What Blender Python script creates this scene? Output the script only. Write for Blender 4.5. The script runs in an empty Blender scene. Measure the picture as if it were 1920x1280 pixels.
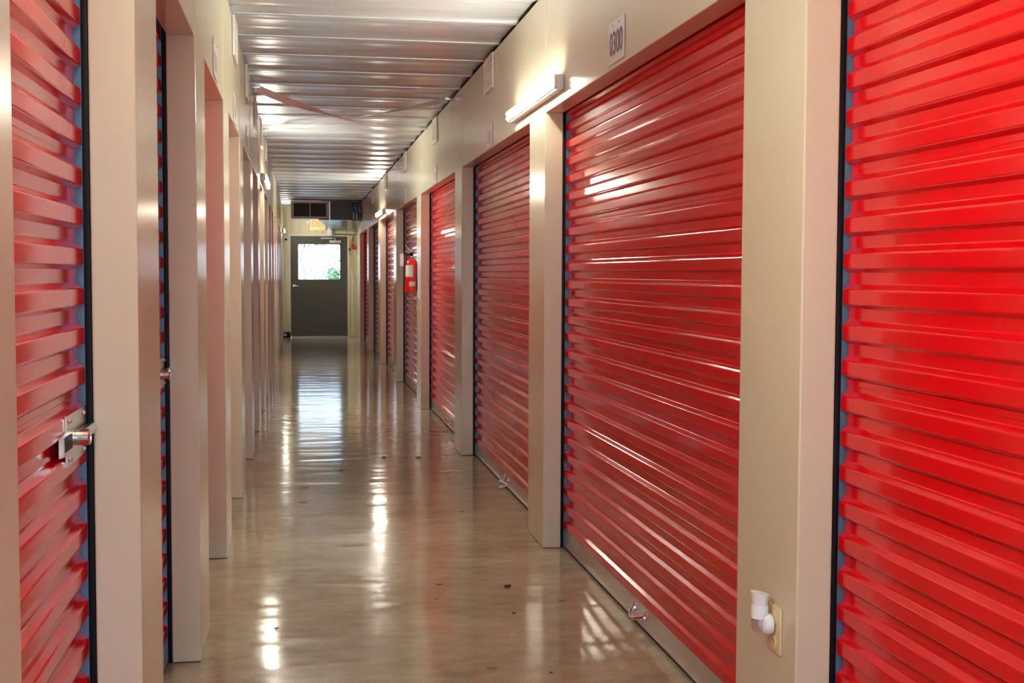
import bpy, bmesh, math, random
from mathutils import Vector, Matrix, Euler
C = bpy.context.scene.collection
PI = math.pi
random.seed(4)

# ------------------------------------------------------------------ camera
XR, XL = 1.128, -0.3323          # faces of the right and left corridor walls
HC, H = 1.2998, 2.628            # camera height, ceiling height
HR, HL = 2.046, 2.066            # door heads, right and left
YEND, YBACK = 25.45, -1.0
cam = bpy.data.cameras.new('camera'); cam.sensor_width = 36; cam.lens = 2343.8/1920*36
cam.clip_start = .02; cam.clip_end = 300
camo = bpy.data.objects.new('camera', cam); C.objects.link(camo)
camo.matrix_world = (Matrix.Translation((0, 0, HC)) @ Matrix.Rotation(-0.16796, 4, 'Z')
                     @ Matrix.Rotation(PI/2-0.05442, 4, 'X') @ Matrix.Rotation(0.0040, 4, 'Z'))
bpy.context.scene.camera = camo

# ------------------------------------------------------------------ world, light, exposure
SKY, TUBE, SUN, EXPO = 1.4, 33.0, 2.5, 2.2
w = bpy.data.worlds.new('sky'); bpy.context.scene.world = w; w.use_nodes = True
nt = w.node_tree; bg = nt.nodes['Background']
tc = nt.nodes.new('ShaderNodeTexCoord'); sep = nt.nodes.new('ShaderNodeSeparateXYZ')
rmp = nt.nodes.new('ShaderNodeValToRGB')
nt.links.new(tc.outputs['Generated'], sep.inputs[0]); nt.links.new(sep.outputs['Z'], rmp.inputs[0])
rmp.color_ramp.elements[0].color = (.66, .80, 1, 1); rmp.color_ramp.elements[1].color = (.45, .63, 1, 1)
nt.links.new(rmp.outputs[0], bg.inputs[0]); bg.inputs[1].default_value = SKY
sl = bpy.data.lights.new('sun', 'SUN'); sl.energy = SUN; sl.angle = .01; sl.color = (1, .97, .92)
so = bpy.data.objects.new('sun', sl); C.objects.link(so)
so.rotation_euler = Vector((-.12, .66, -.74)).to_track_quat('-Z', 'Y').to_euler()      # behind the camera, over the entry
def portal(loc, rot, sx, sy):
    l = bpy.data.lights.new('daylight_portal', 'AREA'); l.shape = 'RECTANGLE'; l.size = sx; l.size_y = sy
    l.cycles.is_portal = True
    o = bpy.data.objects.new('daylight_portal', l); o.location = loc; o.rotation_euler = rot; C.objects.link(o)
portal((.4, YBACK-.02, 1.15), (PI/2, 0, PI), 1.46, 2.3)      # open entry behind the camera
portal((.382, YEND+.16, 1.514), (PI/2, 0, 0), .86, .73)     # window of the exit door
vs = bpy.context.scene.view_settings
vs.view_transform = 'Standard'; vs.look = 'None'; vs.gamma = 1; vs.use_curve_mapping = False; vs.exposure = EXPO
bpy.context.scene.cycles.max_bounces = 14
bpy.context.scene.cycles.diffuse_bounces = 7
bpy.context.scene.cycles.glossy_bounces = 6
bpy.context.scene.cycles.sample_clamp_indirect = 8

# ------------------------------------------------------------------ materials
def new_mat(name):
    m = bpy.data.materials.new(name); m.use_nodes = True
    n = m.node_tree.nodes; return m, n, m.node_tree.links, n['Principled BSDF']
def simple(name, col, rough=.4, metal=0., coat=0., emit=0., spec=.5, noise=0., nscale=40, bump=0., bscale=(8, 8, 8)):
    m, n, L, p = new_mat(name)
    p.inputs['Base Color'].default_value = (*col, 1); p.inputs['Roughness'].default_value = rough
    p.inputs['Metallic'].default_value = metal; p.inputs['Coat Weight'].default_value = coat
    p.inputs['Coat Roughness'].default_value = .06; p.inputs['Specular IOR Level'].default_value = spec
    t = n.new('ShaderNodeTexCoord')
    if noise:
        a = n.new('ShaderNodeTexNoise'); a.inputs['Scale'].default_value = nscale; a.inputs['Detail'].default_value = 4
        L.new(t.outputs['Object'], a.inputs['Vector'])
        x = n.new('ShaderNodeMix'); x.data_type = 'RGBA'
        x.inputs[6].default_value = (*[c*(1-noise) for c in col], 1)
        x.inputs[7].default_value = (*[min(1, c*(1+noise)) for c in col], 1)
        L.new(a.outputs['Fac'], x.inputs[0]); L.new(x.outputs[2], p.inputs['Base Color'])
    if bump:
        mp = n.new('ShaderNodeMapping'); mp.inputs['Scale'].default_value = bscale
        b = n.new('ShaderNodeTexNoise'); b.inputs['Scale'].default_value = 1; b.inputs['Detail'].default_value = 1
        bp = n.new('ShaderNodeBump'); bp.inputs['Strength'].default_value = 1; bp.inputs['Distance'].default_value = bump
        L.new(t.outputs['Object'], mp.inputs[0]); L.new(mp.outputs[0], b.inputs['Vector'])
        L.new(b.outputs['Fac'], bp.inputs['Height']); L.new(bp.outputs[0], p.inputs['Normal'])
    if emit:
        p.inputs['Emission Color'].default_value = (*col, 1); p.inputs['Emission Strength'].default_value = emit
    return m

CREAM = simple('cream painted steel', (.64, .612, .455), .2, noise=.04, nscale=3, bump=.0010, bscale=(1.2, 1.2, 2.5))
ENDWALL = simple('yellowish painted steel', (.76, .70, .50), .35, noise=.05, nscale=6)
RED = simple('red painted steel', (.63, .003, .007), .13, noise=.05, nscale=5, bump=.00025, bscale=(5, 1.5, 9))
GALV = simple('galvanised steel', (.62, .66, .70), .28, metal=1, noise=.12, nscale=60)
TRACK = simple('blue grey track liner', (.08, .17, .26), .35, metal=.2, noise=.1)
BLACK = simple('black rubber', (.004, .005, .007), .5, spec=.2)
ALU = simple('satin aluminium', (.66, .63, .60), .36, metal=.85, noise=.05, nscale=30)
CHROME = simple('chrome', (.78, .78, .80), .14, metal=1)
STEEL = simple('worn stainless plate', (.60, .56, .50), .24, metal=1, noise=.12, nscale=50)
WHITE = simple('white plastic', (.83, .86, .92), .3)
WHITEM = simple('white enamel', (.82, .82, .80), .3)
IVORY = simple('ivory plastic', (.72, .60, .33), .3)
PLATE = simple('number plate white', (.78, .78, .82), .22)
INK = simple('dark grey ink', (.10, .085, .09), .5)
DOORPAINT = simple('olive grey door paint', (.085, .080, .062), .42, noise=.08, nscale=4)
FRAMEP = simple('door frame paint', (.78, .73, .56), .35)
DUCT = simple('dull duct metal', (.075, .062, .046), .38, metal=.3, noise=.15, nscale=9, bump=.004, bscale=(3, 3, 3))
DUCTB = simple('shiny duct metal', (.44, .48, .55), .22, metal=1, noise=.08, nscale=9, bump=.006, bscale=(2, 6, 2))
WRAP = simple('black plastic wrap', (.012, .013, .012), .2, bump=.01, bscale=(14, 14, 6))
EXTRED = simple('extinguisher red', (.60, .008, .012), .2, coat=.5)
LABELP = simple('printed paper', (.62, .60, .54), .5)
YELLOW = simple('yellow cord', (.62, .42, .08), .5)
ORANGE = simple('orange plastic', (.75, .25, .04), .5)
GREEN = simple('dark green cord', (.03, .07, .03), .5)
DEBRIS = simple('dry leaf brown', (.06, .035, .02), .8, noise=.4, nscale=80)
TWIGM = simple('dry twig', (.20, .13, .08), .8, noise=.3, nscale=80)
EXITF = simple('exit sign face', (.80, .70, .46), .4, emit=.07)
EXITL = simple('exit letters', (.92, .36, .04), .4, emit=.12)
def emitter(name, col, s):
    m, n, L, p = new_mat(name); p.inputs['Base Color'].default_value = (.8, .8, .8, 1)
    p.inputs['Emission Color'].default_value = (*col, 1); p.inputs['Emission Strength'].default_value = s
    return m
GLOW = emitter('glowing tube', (1, .935, .76), TUBE)

def floor_mat():
    m, n, L, p = new_mat('polished concrete')
    t = n.new('ShaderNodeTexCoord')
    def noise(sc, det, vec=(1, 1, 1), dist=0.):
        mp = n.new('ShaderNodeMapping'); mp.inputs['Scale'].default_value = vec
        a = n.new('ShaderNodeTexNoise'); a.inputs['Scale'].default_value = sc; a.inputs['Detail'].default_value = det
        a.inputs['Distortion'].default_value = dist
        L.new(t.outputs['Object'], mp.inputs[0]); L.new(mp.outputs[0], a.inputs['Vector']); return a
    a = noise(1.6, 6, (1, 1.6, 1), .8); b = noise(9, 8, (1, 2, 1), .5); c = noise(160, 2)
    r = n.new('ShaderNodeValToRGB'); e = r.color_ramp.elements
    e[0].position = .30; e[0].color = (.31, .275, .178, 1); e[1].position = .72; e[1].color = (.56, .52, .37, 1)
    mx = n.new('ShaderNodeMath'); mx.operation = 'ADD'
    m2 = n.new('ShaderNodeMath'); m2.operation = 'MULTIPLY'; m2.inputs[1].default_value = .45
    m1 = n.new('ShaderNodeMath'); m1.operation = 'MULTIPLY'; m1.inputs[1].default_value = .55
    L.new(a.outputs['Fac'], m1.inputs[0]); L.new(b.outputs['Fac'], m2.inputs[0])
    L.new(m1.outputs[0], mx.inputs[0]); L.new(m2.outputs[0], mx.inputs[1]); L.new(mx.outputs[0], r.inputs[0])
    sp = n.new('ShaderNodeMapRange'); sp.inputs[1].default_value = .3; sp.inputs[2].default_value = .62
    sp.inputs[3].default_value = .72; sp.inputs[4].default_value = 1.06
    L.new(c.outputs['Fac'], sp.inputs[0])
    vm = n.new('ShaderNodeVectorMath'); vm.operation = 'SCALE'
    L.new(r.outputs[0], vm.inputs[0]); L.new(sp.outputs[0], vm.inputs['Scale']); L.new(vm.outputs[0], p.inputs['Base Color'])
    rr = n.new('ShaderNodeMapRange'); rr.inputs[3].default_value = .06; rr.inputs[4].default_value = .16
    L.new(b.outputs['Fac'], rr.inputs[0]); L.new(rr.outputs[0], p.inputs['Roughness'])
    p.inputs['Specular IOR Level'].default_value = .6
    w_ = noise(1, 1.5, (1.4, 4.5, 1), .4)
    bp = n.new('ShaderNodeBump'); bp.inputs['Distance'].default_value = .0045
    L.new(w_.outputs['Fac'], bp.inputs['Height']); L.new(bp.outputs[0], p.inputs['Normal'])
    return m
FLOOR = floor_mat()

def ceil_mat():
    m, n, L, p = new_mat('galvanised ceiling sheet')
    t = n.new('ShaderNodeTexCoord')
    mp = n.new('ShaderNodeMapping'); mp.inputs['Scale'].default_value = (1.2, 42, 1)
    a = n.new('ShaderNodeTexNoise'); a.inputs['Scale'].default_value = 1; a.inputs['Detail'].default_value = 5
    L.new(t.outputs['Object'], mp.inputs[0]); L.new(mp.outputs[0], a.inputs['Vector'])
    r = n.new('ShaderNodeValToRGB'); e = r.color_ramp.elements
    e[0].position = .3; e[0].color = (.62, .67, .73, 1); e[1].position = .7; e[1].color = (.82, .87, .94, 1)
    L.new(a.outputs['Fac'], r.inputs[0]); L.new(r.outputs[0], p.inputs['Base Color'])
    p.inputs['Metallic'].default_value = .62
    rr = n.new('ShaderNodeMapRange'); rr.inputs[3].default_value = .22; rr.inputs[4].default_value = .38
    L.new(a.outputs['Fac'], rr.inputs[0]); L.new(rr.outputs[0], p.inputs['Roughness'])
    mp2 = n.new('ShaderNodeMapping'); mp2.inputs['Scale'].default_value = (1.5, 24, 1)
    b = n.new('ShaderNodeTexNoise'); b.inputs['Scale'].default_value = 1; b.inputs['Detail'].default_value = 2
    L.new(t.outputs['Object'], mp2.inputs[0]); L.new(mp2.outputs[0], b.inputs['Vector'])
    bp = n.new('ShaderNodeBump'); bp.inputs['Distance'].default_value = .0010
    L.new(b.outputs['Fac'], bp.inputs['Height']); L.new(bp.outputs[0], p.inputs['Normal'])
    return m
CEIL = ceil_mat()

def glass_mat(name, gloss=.08):
    m, n, L, p = new_mat(name); n.remove(p)
    tr = n.new('ShaderNodeBsdfTransparent'); gl = n.new('ShaderNodeBsdfGlossy'); gl.inputs['Roughness'].default_value = .02
    mx = n.new('ShaderNodeMixShader'); mx.inputs[0].default_value = gloss
    L.new(tr.outputs[0], mx.inputs[1]); L.new(gl.outputs[0], mx.inputs[2]); L.new(mx.outputs[0], n['Material Output'].inputs[0])
    return m
GLASS = glass_mat('window glass'); CLEAR = glass_mat('clear plastic', .4)

# ------------------------------------------------------------------ mesh helpers
class MB:
    def __init__(s): s.v, s.f = [], []
    def add(s, v, f):
        o = len(s.v); s.v += [tuple(p) for p in v]; s.f += [tuple(i+o for i in q) for q in f]; return s
    def box(s, x0, x1, y0, y1, z0, z1):
        v = [(x, y, z) for x in (x0, x1) for y in (y0, y1) for z in (z0, z1)]
        return s.add(v, [(0, 1, 3, 2), (4, 6, 7, 5), (0, 4, 5, 1), (2, 3, 7, 6), (0, 2, 6, 4), (1, 5, 7, 3)])
    def tube(s, pts, r, n=10, cap=True):
        pts = [Vector(p) for p in pts]; R = r if isinstance(r, (list, tuple)) else [r]*len(pts)
        rings, up = [], None
        for i, p in enumerate(pts):
            d = (pts[min(i+1, len(pts)-1)]-pts[max(i-1, 0)]).normalized()
            if up is None:
                up = Vector((0, 0, 1)) if abs(d.z) < .9 else Vector((1, 0, 0))
            a = d.cross(up).normalized(); up = a.cross(d).normalized()
            rings.append([p+R[i]*(math.cos(2*PI*k/n)*a+math.sin(2*PI*k/n)*up) for k in range(n)])
        v = [q for rg in rings for q in rg]; f = []
        for i in range(len(pts)-1):
            for k in range(n):
                f.append((i*n+k, i*n+(k+1) % n, (i+1)*n+(k+1) % n, (i+1)*n+k))
        if cap: f += [tuple(reversed(range(n))), tuple((len(pts)-1)*n+k for k in range(n))]
        return s.add(v, f)
    def lathe(s, prof, c, axis='Z', n=20):
        # prof: (radius, height) pairs along the axis
        v, f = [], []
        for r, h in prof:
            for k in range(n):
                a, b = r*math.cos(2*PI*k/n), r*math.sin(2*PI*k/n)
                q = {'Z': (a, b, h), 'Y': (a, h, b), 'X': (h, a, b)}[axis]
                v.append((c[0]+q[0], c[1]+q[1], c[2]+q[2]))
        for i in range(len(prof)-1):
            for k in range(n): f.append((i*n+k, i*n+(k+1) % n, (i+1)*n+(k+1) % n, (i+1)*n+k))
        f += [tuple(reversed(range(n))), tuple((len(prof)-1)*n+k for k in range(n))]
        return s.add(v, f)
    def extrude(s, poly, d, fn):
        # closed 2-D outline swept from d[0] to d[1]; fn(u, v, t) -> xyz
        n = len(poly); v = [fn(u, q, d[0]) for u, q in poly]+[fn(u, q, d[1]) for u, q in poly]
        f = [(k, (k+1) % n, n+(k+1) % n, n+k) for k in range(n)]+[tuple(reversed(range(n))), tuple(range(n, 2*n))]
        return s.add(v, f)
    def mesh(s, name, m, bev=0., smooth=35, fix=True):
        me = bpy.data.meshes.new(name); me.from_pydata(s.v, [], s.f)
        if bev or fix:
            bm = bmesh.new(); bm.from_mesh(me)
            if fix: bmesh.ops.recalc_face_normals(bm, faces=bm.faces)
            if bev: bmesh.ops.bevel(bm, geom=bm.edges[:], offset=bev, segments=2, profile=.5, affect='EDGES', clamp_overlap=True)
            bm.to_mesh(me); bm.free()
        if smooth:
            me.polygons.foreach_set('use_smooth', [True]*len(me.polygons)); me.set_sharp_from_angle(angle=math.radians(smooth))
        me.materials.append(m); return me
    def build(s, name, m, parent=None, **k):
        return link(name, s.mesh(name, m, **k), parent)
def link(name, me, parent=None, loc=None):
    o = bpy.data.objects.new(name, me); C.objects.link(o)
    if parent:
        o.parent = parent; o.matrix_parent_inverse = Matrix.Translation(-Vector(parent.location)) if parent.type == 'EMPTY' or parent.location.length else Matrix.Identity(4)
    if loc: o.location = loc
    return o
def tag(o, label, cat, group=None):
    o['label'] = label; o['category'] = cat
    if group: o['group'] = group
    return o
def thing(name, label, cat, loc, group=None):
    o = bpy.data.objects.new(name, None); o.location = loc; o.empty_display_size = .1; C.objects.link(o)
    return tag(o, label, cat, group)
def struct(o): o['kind'] = 'structure'; return o
def text_mesh(txt, m, size, place, sx=1., name='numerals', parent=None, bold=0.):
    cu = bpy.data.curves.new('lettering', 'FONT'); cu.body = txt; cu.size = size; cu.align_x = 'CENTER'; cu.align_y = 'CENTER'
    cu.extrude = .0006; cu.offset = bold; cu.resolution_u = 4
    o = bpy.data.objects.new('lettering', cu); C.objects.link(o); bpy.context.view_layer.update()
    me = bpy.data.meshes.new_from_object(o.evaluated_get(bpy.context.evaluated_depsgraph_get()))
    bpy.data.objects.remove(o); bpy.data.curves.remove(cu)
    me.transform(Matrix.Diagonal((sx, 1, 1, 1))); me.transform(place); me.materials.clear(); me.materials.append(m)
    return link(name, me, parent)

# ------------------------------------------------------------------ floor: slabs between control joints
base = struct(MB().box(-.55, 1.5, YBACK-.1, YEND+.1, -.16, -.008).build('floor', simple('dark joint filler', (.07, .055, .04), .8)))
ys = [YBACK-.1]+[6.724+3.051*i for i in range(-3, 7)]+[YEND+.1]
for a, b in zip(ys, ys[1:]):
    MB().box(-.54, 1.49, a+.002, b-.002, -.007, 0).build('slab', FLOOR, base, smooth=0)

# ------------------------------------------------------------------ ceiling: ribbed sheets
ceil = struct(MB().box(-.55, 1.5, YBACK-.1, YEND+.1, H+.03, H+.1).build('ceiling', GALV, smooth=0))
P = .597
prof = [(0, 0), (.001, -.013), (.022, -.016), (.036, -.003), (.044, 0), (.17, 0), (.178, -.0012), (.20, -.0012), (.208, 0),
        (.37, 0), (.378, -.0012), (.40, -.0012), (.408, 0), (.545, 0), (.553, -.003), (.568, -.013), (.590, -.010), (.593, 0)]
me_c = MB().extrude(prof+[(.593, .012), (0, .012)], (XL-.01, XR+.01), lambda u, v, t: (t, u, v)).mesh('ceiling_panel', CEIL, smooth=25)
y = 6.58-17*P
while y < YEND-.1:
    if y+P > YEND+.02: break
    link('ceiling_panel', me_c, ceil, (0, y, H)); y += P
MB().box(XL-.01, XR+.01, y, YEND, H, H+.012).build('ceiling_panel', CEIL, ceil, smooth=0)

# ------------------------------------------------------------------ corridor walls: posts and header panels
W = .40; DJ, DJL = .085, .093    # post width, jamb depths
YR = [5.751+3.048*k for k in range(-3, 7)]
YL = [4.2265+1.5341*k for k in range(-5, 14)]
wr = struct(MB().box(1.42, 1.48, YBACK, YEND, 0, H+.03).build('wall_right', CREAM, smooth=0))
wl = struct(MB().box(-.68, -.62, YBACK, YEND, 0, H+.03).build('wall_left', CREAM, smooth=0))
def wall_side(root, ys, x0, x1, head, gap):
    for i, yy in enumerate(ys):
        a = max(yy, YBACK+.002); e = yy+W if i < len(ys)-1 else YEND-.002
        if e-a < .05: continue
        MB().box(x0, x1, a, e, .002, H-.026).build('post', CREAM, root, bev=.004, smooth=0)
    xs = sorted((x0, x1)); o = .0015 if root is wr else -.0015
    for a, b in zip(ys, ys[1:]):
        MB().box(x0+o, x1-o, max(a+W, YBACK)+gap, b-gap, head, H-.026).build('header_panel', CREAM, root, bev=.003, smooth=0)
wall_side(wr, YR, XR, XR+DJ, HR, .0016)
wall_side(wl, YL, XL, XL-DJL, HL, .0010)

# ------------------------------------------------------------------ roll-up doors
PIT, DR, Z0 = .0813, .015, .085
def arc_profile(seam):
    """one corrugation, (z, out) from the joint at the foot of the lower slope upwards"""
    key = [(0, 0), (.009, DR), (.042, DR), (.055, 0), (PIT, 0)]
    if seam: key = [(0, 0), (.009, DR), (.042, DR), (.055, 0), (.066, 0), (.0675, .0010), (PIT-.0002, .0010)]
    out = [key[0]]
    for i in range(1, len(key)-1):
        p0, p, p1 = Vector(key[i-1]), Vector(key[i]), Vector(key[i+1])
        r = min(.0028, (p-p0).length*.4, (p1-p).length*.4)
        a = p+(p0-p).normalized()*r; b = p+(p1-p).normalized()*r
        out += [tuple(a), tuple(.25*a+.5*p+.25*b), tuple(b)]
    return out+[key[-1]]
def slat_mesh(y0, y1, side, xface, seam):
    pr = arc_profile(seam)
    poly = [(z, o) for z, o in pr]+[(z, o-.0012) for z, o in reversed(pr)]
    return MB().extrude(poly, (y0, y1), lambda z, o, t: (xface-side*o, t, z)).mesh('slat', RED, smooth=0)
def roll_door(y0, y1, side, xj, head, label, latch=False, handle=True, rope=False):
    """opening from y0 (near) to y1 (far); side +1 right wall, -1 left wall; xj back of the jamb"""
    S = side; xr = xj+S*(.0147+DR); L = y1-y0            # xr: recessed face of the curtain
    t = thing('roll_up_door', label, 'roll-up door', (xr, (y0+y1)/2, 0), 'red roll-up storage doors')
    ma, mb_ = slat_mesh(y0+.002, y1-.002, S, xr, False), slat_mesh(y0+.002, y1-.002, S, xr, True)
    n = int((head+.06-Z0)/PIT)+1
    for i in range(n):
        o = link('slat', mb_ if i % 6 == 5 else ma, t); o.location = (0, 0, Z0+i*PIT)
    for a, b in ((y1, y1+.035), (y0-.035, y0)):
        MB().box(xj+S*.001, xj+S*.0138, a, b, .001, head+.1).build('guide', BLACK, t, bev=.001)
        MB().box(xj+S*.0142, xj+S*.05, a+(.0005 if a == y1 else 0), b-(0 if a == y1 else .0005), .001, head+.1).build('guide_track', TRACK, t, smooth=0)
    bx = xr-S*.004
    b = MB(); b.box(bx, bx+S*.03, y0+.004, y1-.004, .013, Z0-.001); b.box(bx-S*.012, bx, y0+.004, y1-.004, .013, .0165)
    b.build('bottom_bar', ALU, t, smooth=0)
    MB().box(bx-S*.009, bx+S*.026, y0+.004, y1-.004, .0005, .0125).build('bottom_seal', BLACK, t, smooth=0)
    yc = (y0+y1)/2
    if handle:
        h = MB(); q = bx-S*.0
        for e in (-.075, .075):
            h.lathe([(.022, 0), (.020, .004), (.008, .007), (.007, .012)] if S < 0 else [(.022, 0), (.020, -.004), (.008, -.007), (.007, -.012)], (q, yc+e, .048), 'X', 14)
        h.tube([(q-S*(.010+.030*math.sin(PI*k/10)), yc-.075+.15*k/10, .048-.016*math.sin(PI*k/10)) for k in range(11)],
               [.0085-.0025*math.sin(PI*k/10) for k in range(11)], 8)
        h.build('pull_handle', CHROME, t)
    if rope:
        MB().tube([(bx-S*(.018+.035*math.sin(2*PI*k/16)**2), yc+.035*math.cos(2*PI*k/16)-.05, .026+.02*math.sin(2*PI*k/16)) for k in range(17)], .005, 8).build('pull_rope', WHITE, t)
    if latch:
        xf = xr-S*DR; zc, yb = .974, y1-.004
        p = MB()
        out = [(-.012, -.045), (-.23, -.045), (-.23, -.024), (-.295, -.019), (-.295, .019), (-.23, .024), (-.23, .052), (-.012, .052)]
        p.extrude(out, (0, .003), lambda u, v, q: (xf-S*(.0005+q), yb+u, zc+v)).build('latch_plate', STEEL, t, smooth=0)
        MB().box(xf-S*.0045, xf-S*.004, yb-.255, yb-.175, zc-.014, zc+.014).build('latch_slot', BLACK, t, smooth=0)
        c = MB(); c.tube([(xf-S*.0135, yb-.125, zc+.004), (xf-S*.0135, yb-.008, zc+.004)], .0115, 16)
        c.lathe([(.016, 0), (.016, -S*.024), (.013, -S*.027), (.008, -S*.027), (.007, -S*.020)], (xf-S*.004, yb-.130, zc), 'X', 18)
        c.build('latch_bolt', STEEL, t)
        MB().box(xf-S*.010, xf-S*.0036, yb-.293, yb-.2895, zc-.017, zc+.017).build('latch_tab', STEEL, t, smooth=0)
        for u, v in ((-.20, -.033), (-.045, -.033), (-.20, .04), (-.045, .04)):
            MB().lathe([(.0055, 0), (.0045, -S*.003), (.001, -S*.0045)], (xf-S*.0036, yb+u, zc+v), 'X', 10).build('rivet', CHROME, t)
    return t
XJR, XJL = XR+DJ, XL-DJL
right = ['bright red roll-up door filling the right edge, beyond the post with the night light',
         'wide red roll-up door under the number plate 0300',
         'dark red roll-up door next beyond the one under the number plate 0300',
         'scarlet sunlit-looking roll-up door just on the near side of the fire extinguisher',
         'red roll-up door behind the hanging fire extinguisher',
         'narrow strip of red roll-up door, first one beyond the fire extinguisher',
         'narrow strip of brownish red roll-up door, second one beyond the fire extinguisher',
         'thin bright red strip of roll-up door nearest the grey exit door']
for i in range(1, 9):
    roll_door(YR[i]+W, YR[i+1], 1, XJR, HR, right[i-1], rope=(i == 3))
roll_door(YL[3]+W, YL[4], -1, XJL, HL, 'red roll-up door at the left edge, with a steel slide latch plate', latch=True)
roll_door(YL[4]+W, YL[5], -1, XJL, HL, 'sliver of red roll-up door behind the second cream post on the left', latch=True)
roll_door(YL[5]+W, YL[6], -1, XJL, HL, 'left roll-up door whose white pull loop shows beside the third post', rope=True)
# curtains of the openings the photo shows nothing of
for i in list(range(0, 3))+list(range(6, 18)):
    a, b = max(YL[i]+W, YBACK+.01), YL[i+1]
    pr = []
    for k in range(25): pr += [(Z0+k*PIT+z, o) for z, o in ((0, 0), (.009, DR), (.042, DR), (.055, 0))]
    pr = [(.002, 0)]+pr; poly = pr+[(z, o-.0012) for z, o in reversed(pr)]
    MB().extrude(poly, (a+.002, b-.002), lambda z, o, t: (XJL-.0325+o, t, z)).build('door_curtain', RED, wl)
MB().box(XJR+.03, XJR+.034, YBACK+.01, YR[1], .002, HR+.1).build('door_curtain', RED, wr)

# ------------------------------------------------------------------ end walls
wf = MB(); X0, X1 = -.62, 1.42
for x0, x1, z0, z1 in ((X0, -.215, 0, H+.03), (.975, X1, 0, H+.03), (-.215, .975, 2.06, H+.03)): wf.box(x0, x1, YEND, YEND+.14, z0, z1)
wf = struct(wf.build('wall_far', ENDWALL, smooth=0))
def ribbed(x0, x1, z0, z1):
    n = max(1, round((x1-x0)/.15)); s = (x1-x0)/n; pr = [(x0, 0)]
    for k in range(n):
        a = x0+k*s+s*.5; pr += [(a-.022, 0), (a-.014, .012), (a+.014, .012), (a+.022, 0)]
    pr += [(x1, 0), (x1, -.004), (x0, -.004)]
    MB().extrude(pr, (z0, z1), lambda u, v, t: (u, YEND-.005-v, t)).build('wall_panel', ENDWALL, wf, smooth=20)
for k in range(4): ribbed(-.22+.3*k, -.22+.3*(k+1)-.003, 2.082, H-.03)
ribbed(XL+.003, -.226, .002, H-.03); ribbed(.988, XR-.003, .002, H-.03)
wn = MB(); wn.box(XL-.3, XR+.3, YBACK-.1, YBACK, 2.3, H+.03); wn.box(-.62, XL, YBACK-.1, YBACK, 0, 2.3); wn.box(XR, 1.42, YBACK-.1, YBACK, 0, 2.3)
struct(wn.build('wall_near', CREAM, smooth=0))

# exit door
dl = MB(); yl0, yl1 = YEND+.01, YEND+.055
wx0, wx1, wz0, wz1 = -.039, .804, 1.155, 1.872
def rrect(x0, x1, z0, z1, r, n=5):
    o = []
    for cx, cz, a0 in ((x1-r, z1-r, 0), (x0+r, z1-r, PI/2), (x0+r, z0+r, PI), (x1-r, z0+r, 3*PI/2)):
        for k in range(n+1): o.append((cx+r*math.cos(a0+PI/2*k/n), cz+r*math.sin(a0+PI/2*k/n)))
    return o
def holed(mb, outer, inner, y0, y1):
    """plate with a rounded hole: outer rectangle (x0,x1,z0,z1), inner outline (counter-clockwise from +x)"""
    x0, x1, z0, z1 = outer; cs = [(x1, z1), (x0, z1), (x0, z0), (x1, z0)]; n = len(inner); q = n//4
    v = [(x, yy, z) for yy in (y0, y1) for x, z in inner]+[(x, yy, z) for yy in (y0, y1) for x, z in cs]
    f = []; co = 2*n
    for s in (0, 1):
        for c in range(4):
            for k in range(q-1): f.append((s*n+c*q+k, s*n+c*q+k+1, co+s*4+c))
            f.append((s*n+c*q+q-1, s*n+((c+1)*q) % n, co+s*4+(c+1) % 4, co+s*4+c))
    for k in range(n): f.append((k, (k+1) % n, n+(k+1) % n, n+k))
    for c in range(4): f.append((co+c, co+(c+1) % 4, co+4+(c+1) % 4, co+4+c))
    mb.add(v, f)
hole = rrect(wx0, wx1, wz0, wz1, .03)
holed(dl, (-.1825, .9425, .0235, 2.0265), hole, yl0, yl1)
door = struct(dl.build('door_1', DOORPAINT, smooth=30))
tag(door, 'olive grey exit door with a large window, at the far end', 'door')
g = MB(); holed(g, (wx0-.02, wx1+.02, wz0-.02, wz1+.02), rrect(wx0+.006, wx1-.006, wz0+.006, wz1-.006, .028), yl0-.006, yl0-.0005)
g.build('window_frame', DOORPAINT, door)
MB().extrude(rrect(wx0+.001, wx1-.001, wz0+.001, wz1-.001, .03), (yl0+.018, yl0+.024), lambda u, v, t: (u, t, v)).build('window_pane', GLASS, door, smooth=0)
fr = MB(); fr.box(-.226, -.184, YEND-.02, YEND+.1, 0, 2.078); fr.box(.944, .986, YEND-.02, YEND+.1, 0, 2.078); fr.box(-.184, .944, YEND-.02, YEND+.1, 2.028, 2.078)
fr.box(-.19, -.165, yl1+.002, yl1+.02, .0225, 2.03); fr.box(.925, .95, yl1+.002, yl1+.02, .0225, 2.03); fr.box(-.165, .925, yl1+.002, yl1+.02, 2.01, 2.03)
fr.build('door_frame', FRAMEP, door, smooth=0)
MB().box(-.18, .944, YEND-.05, YEND+.12, .001, .0225).build('threshold', ALU, door, bev=.004)
hd = MB(); hd.lathe([(.034, 0), (.032, -.012), (.012, -.016), (.012, -.045)], (-.118, yl0, 1.035), 'Y', 18)
hd.tube([(-.118, yl0-.045, 1.035), (-.09, yl0-.052, 1.036), (-.05, yl0-.05, 1.026), (-.025, yl0-.045, 1.018)], [.012, .011, .010, .007], 10)
hd.build('lever_handle', CHROME, door)
cl = MB(); cl.box(.585, .815, yl0-.055, yl0-.001, 1.895, 1.95).build('door_closer', simple('silver closer', (.7, .72, .7), .3, metal=.5), door, bev=.006)
ca = MB(); ca.box(.415, .64, YEND-.10, YEND-.085, 1.975, 2.0); ca.tube([(.70, yl0-.03, 1.95), (.70, yl0-.03, 1.99)], .012, 10); ca.tube([(.70, YEND-.09, 1.985), (.62, YEND-.092, 1.988)], .009, 8)
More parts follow.
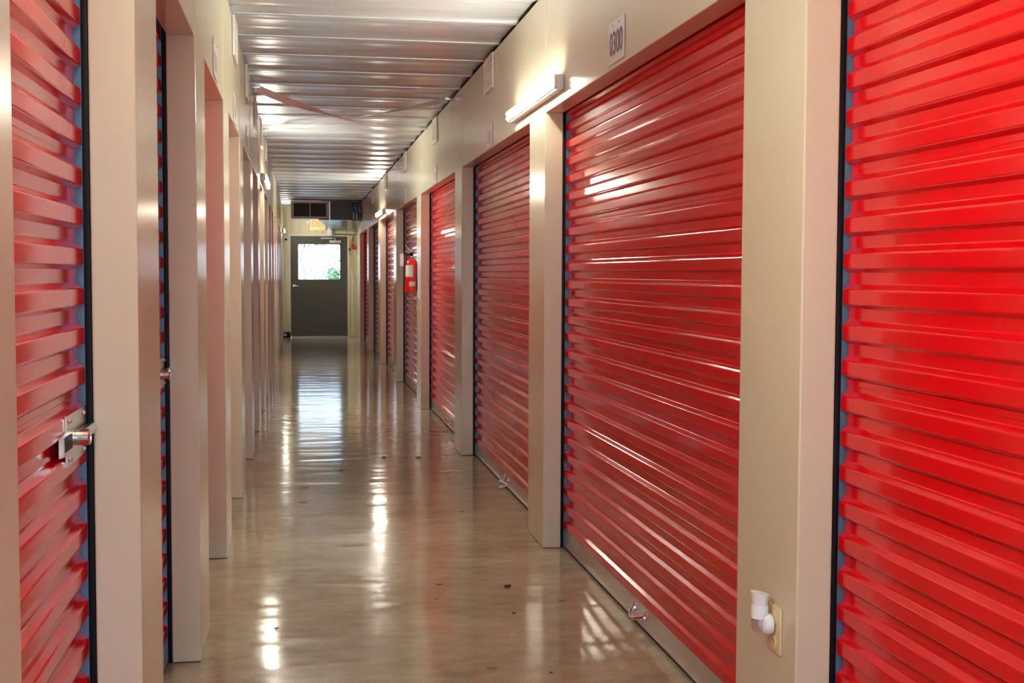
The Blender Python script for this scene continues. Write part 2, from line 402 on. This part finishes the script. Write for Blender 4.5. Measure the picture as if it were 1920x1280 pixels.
ca.build('closer_arm', ALU, door)

# ------------------------------------------------------------------ light fixtures
def fixture(x, side, y0, label, L=1.24, z0=2.094):
    S = side; z1 = z0+.064
    t = thing('tube_light', label, 'light', (x, y0+L/2, z0), 'wall mounted tube lights')
    MB().box(x-S*.0006, x-S*.030, y0, y0+L, z0, z1).build('housing', WHITEM, t, bev=.003)
    for e in (y0, y0+L-.022):
        MB().box(x-S*.030, x-S*.043, e, e+.018, z0+.001, z1-.001).build('end_cap', WHITEM, t, bev=.003)
    for z in (z0+.0195, z1-.0195):
        MB().tube([(x-S*.0425, y0+.019, z), (x-S*.0425, y0+L-.019, z)], .0108, 18).build('tube', GLOW, t)
        o = t.children[-1]; o.data.materials.append(WHITEM)      # opaque back of the lamp
        for p in o.data.polygons:
            if p.normal.x*S > .12: p.material_index = 1
fixture(XR, 1, 5.335, 'glowing white twin tube light on the right wall above the 0300 door')
fixture(XL, -1, 11.1, 'glowing tube light on the left wall halfway down the corridor')
fixture(XR, 1, 16.9, 'small glowing tube light on the right wall before the air duct')
fixture(XL, -1, 23.9, 'tiny glowing tube light on the left wall next to the exit door', .8, 2.06)
fixture(XL, -1, 1.15, 'tube light high on the left wall above the nearest left roll-up door')

# ------------------------------------------------------------------ vents and number plates on the headers
def vent(x, side, yc, label, w=.33, z0=2.39, h=.205):
    S = side; t = thing('wall_vent', label, 'vent', (x, yc, z0), 'white louvred vents on the headers')
    f = MB()
    for a, b, c, d in ((-w/2, w/2, 0, .02), (-w/2, w/2, h-.02, h), (-w/2, -w/2+.022, .02, h-.02), (w/2-.022, w/2, .02, h-.02)):
        f.box(x-S*.0008, x-S*.012, yc+a, yc+b, z0+c, z0+d)
    for q in (-w/6, w/6): f.box(x-S*.001, x-S*.010, yc+q-.006, yc+q+.006, z0+.02, z0+h-.02)
    f.build('vent_frame', WHITEM, t, smooth=0)
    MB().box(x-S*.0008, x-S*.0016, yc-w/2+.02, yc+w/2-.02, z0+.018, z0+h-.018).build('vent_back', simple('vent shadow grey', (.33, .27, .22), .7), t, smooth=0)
    n = 11
    for k in range(n):
        z = z0+.026+k*(h-.052)/(n-1)
        s = MB(); s.box(x-S*.002, x-S*.009, yc-w/2+.022, yc+w/2-.022, z-.0042, z+.0042)
        s.build('louvre', WHITEM, t, smooth=0)
vr = ['white vent high on the right wall between the nearest tube light and the ceiling', 'white vent right of the post with thin dark seams, above the scarlet door',
      'white vent above the fire extinguisher door', 'white vent above the first door beyond the fire extinguisher', 'white vent above the second door beyond the fire extinguisher', 'white vent beside the black wrapped duct end']
for k, lb in enumerate(vr): vent(XR, 1, 4.434+3.048*(k+1)+.0, lb)
vl = ['white vent standing proud at the upper left ceiling edge, nearest of the left row', 'white vent on the left wall below the ceiling strap end', 'third white vent from the near end along the left wall',
      'fourth white vent from the near end along the left wall', 'white vent over the tube light on the left wall', 'white vent just beyond the tube light on the left wall']
for k, lb in enumerate(vl): vent(XL, -1, 4.2265+1.5341*(k+1)+.967, lb, w=.33, z0=2.40)

def plate(x, side, yc, z, label, txt=None):
    S = side; t = thing('number_plate', label, 'sign', (x, yc, z), 'number plates over the doors')
    w, h = .215, .15
    MB().box(x-S*.0004, x-S*.0034, yc-w/2, yc+w/2, z, z+h).build('plate', PLATE, t, smooth=0)
    for q in (-.04, .05):
        MB().lathe([(.004, 0), (.003, -S*.0015)], (x-S*.0036, yc+q, z+h-.014), 'X', 8).build('screw', STEEL, t, smooth=0)
    rot = Matrix(((0, 0, -S, 0), (-S, 0, 0, 0), (0, 1, 0, 0), (0, 0, 0, 1)))
    if txt:
        text_mesh(txt, INK, .118, Matrix.Translation((x-S*.0042, yc, z+.066)) @ rot, .80, 'numerals', t, .0004)
    else:
        for q in (-.055, -.018, .018, .055):
            MB().box(x-S*.0035, x-S*.0042, yc+q-.008, yc+q+.008, z+.03, z+.098).build('printed_mark', simple('worn print', (.34, .32, .34), .5), t, smooth=0)
plate(XR, 1, 4.42, 2.062, 'white number plate reading 0300 on the right wall', '0300')
pr_ = ['worn white number plate under the far end of the nearest tube light', 'small number plate over the scarlet door', 'small number plate over the fire extinguisher door',
       'tiny number plate over the first door beyond the fire extinguisher', 'tiny number plate over the second door beyond the fire extinguisher']
for k, lb in enumerate(pr_): plate(XR, 1, 4.434+3.048*(k+1), 2.054, lb)
pl_ = ['white number plate edge-on over the orange-lit opening on the left wall', 'second number plate from the near end on the left wall', 'third number plate from the near end on the left wall']
for k, lb in enumerate(pl_): plate(XL, -1, 4.2265+1.5341*k+.967, 2.075, lb)

# ------------------------------------------------------------------ crossed straps under the ceiling
def strap(a, b, sag, tw, label):
    a, b = Vector(a), Vector(b); n = 40; d = (b-a).normalized(); sd = d.cross(Vector((0, 0, 1))).normalized(); up = Vector((0, 0, 1))
    v, f = [], []
    for k in range(n+1):
        u = k/n; p = a.lerp(b, u)-up*sag*4*u*(1-u); an = tw[0]+(tw[1]-tw[0])*min(1, u*tw[2])+.08*math.sin(u*9)
        wv = (math.cos(an)*sd+math.sin(an)*up)*.026; nv = (-math.sin(an)*sd+math.cos(an)*up)*.0006
        v += [p-wv-nv, p+wv-nv, p+wv+nv, p-wv+nv]
    for k in range(n):
        for j in range(4): f.append((4*k+j, 4*k+(j+1) % 4, 4*k+4+(j+1) % 4, 4*k+4+j))
    f += [(3, 2, 1, 0), (4*n, 4*n+1, 4*n+2, 4*n+3)]
    t = thing('brace_strap', label, 'strap', tuple((a+b)/2), 'crossed metal straps under the ceiling')
    MB().add(v, f).build('strap_band', simple('bright strap metal', (.88, .88, .87), .3, metal=.08, bump=.003, bscale=(9, 9, 9)), t, smooth=60)
    for e, q in ((a, 1), (b, -1)):
        MB().box(e.x-.03, e.x+.03, e.y-.025, e.y+.025, e.z-.004, H-.0245).build('strap_clip', GALV, t, bev=.002)
strap((XL+.035, 8.98, H-.045), (XR-.035, 11.25, H-.045), .068, (1.25, .12, 2.8), 'twisted shiny metal strap running from the near left to the far right under the ceiling')
strap((XR-.035, 9.30, H-.045), (XL+.035, 11.62, H-.045), .020, (1.1, .08, 2.4), 'flat dull metal strap running from the near right to the far left under the ceiling')

# ------------------------------------------------------------------ air duct
YD = 23.2; zt = H-.027
t = thing('air_duct', 'dark metal air duct with a return grille under the far ceiling', 'duct', (.45, YD, 2.26))
def hexa(a, b): return MB().add(a+b, [(0, 1, 2, 3), (7, 6, 5, 4), (0, 4, 5, 1), (1, 5, 6, 2), (2, 6, 7, 3), (3, 7, 4, 0)])
YB = YEND-.03
fa = [(.34, YD+.05, 2.266), (.948, YD+.05, 2.262), (.948, YD+.05, zt), (.34, YD+.05, zt)]
fb = [(.66, YB, 2.135), (1.098, YB, 2.125), (1.098, YB, zt), (.66, YB, zt)]
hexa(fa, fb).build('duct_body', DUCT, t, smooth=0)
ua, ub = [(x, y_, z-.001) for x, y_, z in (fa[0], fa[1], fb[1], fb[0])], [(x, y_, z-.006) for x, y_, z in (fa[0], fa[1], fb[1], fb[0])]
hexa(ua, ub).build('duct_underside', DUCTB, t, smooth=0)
MB().box(-.14, .53, YD+.032, YD+.049, 2.285, zt).build('plenum', DUCT, t, smooth=0)
MB().box(-.14, .335, YD+.05, YD+.36, 2.285, zt).build('plenum', DUCT, t, smooth=0)
gf = MB(); gx0, gx1, gz0, gz1 = -.158, .528, 2.288, zt; gw = .05
for a, b, c, e in ((gx0, gx1, gz0, gz0+gw*.7), (gx0, gx1, gz1-gw*.8, gz1), (gx0, gx0+gw, gz0+gw*.7, gz1-gw*.8), (gx1-gw, gx1, gz0+gw*.7, gz1-gw*.8), (.176, .194, gz0+gw*.7, gz1-gw*.8)):
    gf.box(a, b, YD, YD+.031, c, e)
gf.build('grille_frame', simple('grey grille paint', (.78, .74, .71), .35), t, smooth=0)
MB().box(gx0+.03, gx1-.03, YD+.024, YD+.0305, gz0+.02, gz1-.02).build('grille_core', simple('dark grille core', (.02, .018, .02), .6), t, smooth=0)
gb = MB()
for k in range(13): gb.box(gx0+gw, gx1-gw, YD+.010, YD+.016, gz0+.048+k*.0185-.0015, gz0+.048+k*.0185+.0015)
for k in range(28): gb.box(gx0+gw+.011+k*.021-.0015, gx0+gw+.011+k*.021+.0015, YD+.016, YD+.022, gz0+gw*.7, gz1-gw*.8)
gb = gb.build('grille_bar', simple('grille bars', (.11, .10, .10), .4), t, smooth=0); gb['kind'] = 'stuff'
MB().box(.531, .549, YD+.004, YD+.028, 2.262, zt).build('hanger_strap', GALV, t, smooth=0)
hexa([(.951, YD+.02, 2.25), (1.122, YD+.02, 2.25), (1.122, YD+.02, zt), (.951, YD+.02, zt)],
     [(1.10, YB, 2.12), (1.122, YB, 2.09), (1.122, YB, zt), (1.10, YB, zt)]).build('black_wrap', WRAP, t, smooth=0)

# ------------------------------------------------------------------ things on the end wall
t = thing('exit_sign', 'cream exit sign with orange letters above the grey door', 'sign', (.355, YEND-.02, 2.14))
MB().box(.205, .508, YEND-.085, YEND-.018, 2.145, 2.372).build('sign_box', EXITF, t, bev=.006)
text_mesh('EXIT', EXITL, .165, Matrix.Translation((.356, YEND-.0865, 2.265)) @ Matrix(((1, 0, 0, 0), (0, 0, -1, 0), (0, 1, 0, 0), (0, 0, 0, 1))), .78, 'letters', t, .003)
MB().lathe([(.012, 0), (.03, -.02), (.036, -.06), (.03, -.066)], (.165, YEND-.045, 2.30), 'Y', 14).build('lamp_head', WHITE, t)
MB().tube([(.165, YEND-.05, 2.30), (.206, YEND-.05, 2.33)], .008, 8).build('lamp_arm', WHITE, t)
t = thing('sensor_box', 'white box with a conduit stub above the top hinge side of the exit door', 'box', (.59, YEND-.06, 2.02))
MB().box(.548, .63, YEND-.09, YEND-.0215, 2.035, 2.205).build('case', WHITE, t, bev=.006)
MB().tube([(.632, YEND-.055, 2.10), (.655, YEND-.055, 2.095), (.668, YEND-.055, 2.07)], .01, 8).build('cable', GALV, t)
tag(MB().tube([(.672, YEND-.055, 2.066), (.8, YEND-.055, 2.066), (1.0, YEND-.055, 2.062), (1.124, YEND-.055, 2.064)], .0125, 10).build('conduit', simple('dull conduit', (.22, .19, .15), .4, metal=.7)), 'dull grey conduit running right from the white box above the exit door', 'pipe')
t = thing('wall_sensor', 'round white sensor with a black eye at upper left of the exit door', 'sensor', (-.275, YEND-.02, 1.96))
MB().lathe([(.05, 0), (.05, -.018), (.04, -.03), (.02, -.032)], (-.275, YEND-.0205, 1.96), 'Y', 24).build('sensor_body', WHITEM, t)
MB().lathe([(.024, 0), (.02, -.012), (.008, -.018)], (-.275, YEND-.052, 1.958), 'Y', 16).build('sensor_eye', BLACK, t)
t = thing('bait_box', 'black box with a pale mark on the floor left of the exit door', 'box', (-.255, YEND-.13, 0))
MB().box(-.328, -.19, YEND-.2, YEND-.02, .001, .108).build('case', BLACK, t, bev=.008)
MB().lathe([(.026, 0), (.02, -.003)], (-.295, YEND-.2005, .06), 'Y', 14).build('pale_mark', LABELP, t)
t = thing('red_tag', 'red plastic tag hanging from a green clip beside the exit door', 'tag', (1.06, YEND-.02, 1.80))
MB().extrude([(1.02, 1.885), (1.075, 1.88), (1.09, 1.82), (1.12, 1.81), (1.118, 1.768), (1.035, 1.772), (1.018, 1.80)], (YEND-.05, YEND-.026), lambda u, v, q: (u, q, v)).build('tag_plate', EXTRED, t, bev=.003)
MB().tube([(1.052, YEND-.035, 2.045), (1.055, YEND-.038, 1.97), (1.05, YEND-.038, 1.885)], [.008, .014, .007], 8).build('clip', GREEN, t)
t = thing('yellow_cord', 'yellow cord on an orange hook hanging beside the exit door', 'cord', (1.0, YEND-.02, 1.6))
MB().tube([(1.0, YEND-.03, 1.98), (1.002, YEND-.034, 1.94), (1.005, YEND-.03, 1.90)], [.006, .011, .006], 8).build('hook', ORANGE, t)
MB().tube([(1.005, YEND-.035, 1.90), (1.012, YEND-.0345, 1.76), (1.03, YEND-.0335, 1.62), (1.022, YEND-.033, 1.50), (1.028, YEND-.03, 1.34)], .006, 8).build('cord', YELLOW, t)
t = thing('dark_loop', 'thin dark cord loop with a plug left of the red tag', 'cord', (.99, YEND-.02, 1.75))
MB().tube([(1.0+.022*math.sin(2*PI*k/20)-.008, YEND-.03, 1.75+.10*math.cos(2*PI*k/20)) for k in range(21)], .003, 6).build('loop', GREEN, t)
MB().tube([(.985, YEND-.045, 1.79), (.99, YEND-.045, 1.74)], [.012, .016], 8).build('plug', BLACK, t)

# ------------------------------------------------------------------ fire extinguisher on the fourth right post
ex, ey = 1.058, 12.09
t = thing('fire_extinguisher', 'red fire extinguisher with white tag hung on a right-hand post', 'fire extinguisher', (ex, ey, 1.112))
MB().lathe([(.050, 1.112), (.060, 1.118), (.0615, 1.13), (.0615, 1.385), (.058, 1.41), (.045, 1.432), (.026, 1.444), (.020, 1.448)], (ex, ey, 0), 'Z', 28).build('cylinder', EXTRED, t)
MB().lathe([(.018, 1.449), (.018, 1.468), (.022, 1.470), (.022, 1.49), (.014, 1.494)], (ex, ey, 0), 'Z', 16).build('valve', CHROME, t)
hnd = MB()
for z, dz in ((1.495, .012), (1.515, .055)):
    hnd.extrude([(.03, z-.004), (-.03, z-.004), (-.10, z+dz-.004), (-.10, z+dz+.004), (-.03, z+.005), (.03, z+.005)], (-.011, .011), lambda u, v, q: (ex+u*.6, ey+u*.8+q, v))
hnd.build('lever', WHITEM, t, smooth=0)
MB().lathe([(.018, 0), (.018, -.012)], (ex, ey-.022, 1.48), 'Y', 16).build('gauge', BLACK, t)
MB().tube([(ex-.018, ey-.01, 1.475), (ex-.055, ey-.03, 1.465), (ex-.072, ey-.025, 1.42), (ex-.070, ey-.02, 1.34), (ex-.068, ey-.02, 1.25)], .0095, 10).build('hose', simple('dark blue black hose', (.015, .012, .05), .4), t)
MB().box(ex-.112, ex-.076, ey-.05, ey-.048, 1.365, 1.485).build('paper_tag', WHITE, t, smooth=0)
def wraplabel(a0, a1, z0, z1, name, m):
    mb = MB(); n = 10; v = []
    for r in (.0618, .0625):
        for k in range(n+1):
            a = a0+(a1-a0)*k/n
            for z in (z0, z1): v.append((ex+r*math.cos(a), ey+r*math.sin(a), z))
    o = 2*(n+1); f = []
    for k in range(n):
        f += [(2*k, 2*k+2, 2*k+3, 2*k+1), (o+2*k, o+2*k+1, o+2*k+3, o+2*k+2), (2*k, o+2*k, o+2*k+2, 2*k+2), (2*k+1, 2*k+3, o+2*k+3, o+2*k+1)]
    f += [(0, 1, o+1, o), (2*n, o+2*n, o+2*n+1, 2*n+1)]
    mb.add(v, f).build(name, m, t)
wraplabel(-2.75, -1.35, 1.262, 1.375, 'label', LABELP); wraplabel(-2.9, -2.2, 1.266, 1.282, 'class_badge', YELLOW)
wraplabel(-1.95, -1.0, 1.172, 1.215, 'inspection_label', LABELP)
MB().lathe([(.0632, 1.238), (.0640, 1.240), (.0640, 1.250), (.0632, 1.252)], (ex, ey, 0), 'Z', 28).build('strap', EXTRED, t)
bk = MB(); bk.box(1.1225, 1.1275, ey-.02, ey+.02, 1.06, 1.46); bk.box(1.10, 1.123, ey-.012, ey+.012, 1.43, 1.45)
bk.build('bracket', STEEL, t, smooth=0)

# ------------------------------------------------------------------ outlet and plug-in night light on the near right post
t = thing('wall_outlet', 'ivory outlet plate low on the nearest right post', 'outlet', (XR, 2.823, .391))
MB().box(XR-.0005, XR-.006, 2.785, 2.863, .391, .504).build('cover_plate', IVORY, t, bev=.002)
for z in (.418, .476):
    MB().lathe([(.0165, 0), (.0165, -.002), (.015, -.0025)], (XR-.006, 2.824, z), 'X', 18).build('socket_face', IVORY, t)
for dy in (-.006, .006):
    MB().box(XR-.0084, XR-.0088, 2.824+dy-.001, 2.824+dy+.001, .417, .425).build('slot', BLACK, t, smooth=0)
t = thing('night_light', 'white plug-in night light with a clear bulb cover on the outlet', 'night light', (XR-.03, 2.835, .43))
ny, nx = 2.838, XR-.037
MB().lathe([(.008, -.0095), (.024, -.012), (.026, -.022), (.022, -.032), (.012, -.038)], (XR, ny-.008, .459), 'X', 20).build('plug_base', WHITE, t)
MB().lathe([(.0205, .462), (.0205, .488), (.0195, .492)], (nx, ny, .0105), 'Z', 24).build('collar', WHITE, t)
hd = MB(); n = 24; rows = ((.018, .490, 0), (.0185, .50, .12), (.0205, .512, .25), (.0235, .522, .32), (.0215, .5225, .32), (.012, .521, .32))
v, f = [], []
for r, z, s in rows:
    for k in range(n):
        a = 2*PI*k/n; v.append((nx+r*math.cos(a), ny+r*math.sin(a), z+.0105-s*r*math.cos(a)*.6))
for i in range(len(rows)-1):
    for k in range(n): f.append((i*n+k, i*n+(k+1) % n, (i+1)*n+(k+1) % n, (i+1)*n+k))
f += [tuple(reversed(range(n))), tuple((len(rows)-1)*n+k for k in range(n))]
hd.add(v, f).build('swivel_head', WHITE, t)
MB().lathe([(.020, .4615), (.0198, .44), (.016, .430), (.006, .426)], (nx, ny, .0105), 'Z', 20).build('bulb_cover', CLEAR, t)
MB().lathe([(.007, .461), (.007, .446), (.003, .440)], (nx, ny, .0105), 'Z', 12).build('bulb', WHITE, t)

# ------------------------------------------------------------------ litter on the floor
def crumb(x, y_, s, label, name='dry_leaf'):
    bm = bmesh.new(); bmesh.ops.create_icosphere(bm, subdivisions=2, radius=1)
    r = random.Random(int(x*977+y_*31))
    for q in bm.verts:
        k = r.uniform(.75, 1.2); q.co = Vector((q.co.x*s*1.6*k, q.co.y*s*1.1*k, (q.co.z+.98)*s*.42*k+.25*abs(q.co.x)*s))
    zm = min(q.co.z for q in bm.verts)
    for q in bm.verts: q.co += Vector((x, y_, .0005-zm))
    me = bpy.data.meshes.new(name); bm.to_mesh(me); bm.free(); me.materials.append(DEBRIS)
    tag(link(name, me), label, 'leaf' if name == 'dry_leaf' else 'crumb')
def twig(x, y_, l, a, label):
    pts = [(x+math.cos(a)*l*(k/6-.5)+.1*l*math.sin(k*1.3)*math.sin(a), y_+math.sin(a)*l*(k/6-.5)+.08*l*math.sin(k*1.7), .0032+.0008*(k % 2)) for k in range(7)]
    tag(MB().tube(pts, [.0012, .002, .0022, .002, .0022, .002, .001], 6).build('twig', TWIGM), label, 'twig')
crumb(.842, 5.05, .011, 'curled dark brown leaf on the floor before the 0300 door')
crumb(.815, 8.711, .012, 'dark leaf scrap on the floor near the second right post')
crumb(.576, 8.771, .010, 'dark leaf scrap on the floor in mid-corridor, far from the walls')
crumb(.261, 8.238, .009, 'flat dark scrap on the floor left of the mid-corridor leaf')
crumb(-.092, 4.58, .006, 'small dark crumb on the floor in the left-hand lamp reflection', 'floor_crumb')
crumb(.863, 6.70, .005, 'tiny dark crumb on the floor beside the near right post corner', 'floor_crumb')
crumb(.53, 4.9, .004, 'tiny black crumb on the floor left of the curled leaf', 'floor_crumb')
crumb(.80, 4.65, .005, 'small black crumb on the floor below the curled leaf', 'floor_crumb')
crumb(.80, 3.93, .004, 'black crumb at the bottom edge right of the pale twig', 'floor_crumb')
twig(.616, 4.007, .035, -.15, 'pale curved twig on the floor at the bottom edge')
twig(.567, 5.13, .028, .3, 'short dark twig on the floor left of the curled leaf')
twig(.01, 7.096, .045, -.1, 'thin twig on the floor just behind the near floor joint')
twig(.023, 7.591, .05, .05, 'longer twig on the floor farther behind the near floor joint')
twig(1.02, 4.80, .03, .1, 'reddish twig on the floor close to the 0300 door')

# ------------------------------------------------------------------ outside, seen through the exit door window
gm = simple('outdoor ground', (.44, .43, .39), .9, noise=.2, nscale=2)
struct(MB().box(-40, 40, YEND+.2, YEND+80, -.3, -.15).build('ground_outside', gm, smooth=0))
struct(MB().box(-40, 40, YBACK-60, YBACK-.15, -.3, -.15).build('ground_entry', gm, smooth=0))
BARK = simple('pale bark', (.055, .05, .047), .9); LEAFM = simple('sunlit leaf', (.055, .17, .075), .6, noise=.3, nscale=3)
def tree(x, y_, h, leaves, side, label, seed):
    r = random.Random(seed); t = thing('tree', label, 'tree', (x, y_, -.15))
    mb = MB(); tips = []
    def grow(p, d, l, rad, dep):
        pts = [p]; q = Vector(p); dd = Vector(d)
        for k in range(4):
            dd = (dd+Vector((r.uniform(-.25, .25), r.uniform(-.25, .25), r.uniform(-.12, .18)))).normalized(); q = q+dd*l/4; pts.append(tuple(q))
        mb.tube(pts, [rad*(1-.12*k) for k in range(5)], 5, False); tips.append(q.copy()); tips.append(Vector(pts[2]))
        if dep:
            for k in range(3): grow(tuple(q), (dd+Vector((r.uniform(-.9, .9), r.uniform(-.9, .9), r.uniform(-.4, .6)))).normalized(), l*.68, rad*.55, dep-1)
    grow((x, y_, -.15), (0, 0, 1), h*.35, .05, 5)
    mb.build('trunk', BARK, t)
    lf = MB()
    for k in range(leaves):
        c = r.choice(tips)+Vector((r.gauss(0, .18), r.gauss(0, .18), r.gauss(0, .15)))
        e = Euler((r.uniform(0, 6), r.uniform(0, 6), r.uniform(0, 6))).to_matrix(); s = r.uniform(.03, .06)
        lf.add([tuple(c+e @ Vector(p)*s) for p in ((-1, 0, 0), (0, -.5, .1), (1, 0, 0), (0, .5, .1))], [(0, 1, 2, 3)])
    o = lf.build('foliage', LEAFM, t, smooth=0, fix=False); o['kind'] = 'stuff'
tree(.40, YEND+6.2, 3.2, 500, 0, 'pale thinly leaved tree behind the exit door window', 3)
tree(1.30, YEND+10.5, 3.4, 3000, 0, 'green leafy tree at the right side of the exit door window', 9)
tree(1.12, YEND+2.8, 1.55, 1300, 0, 'low green bush outside, lower right of the exit door window', 21)
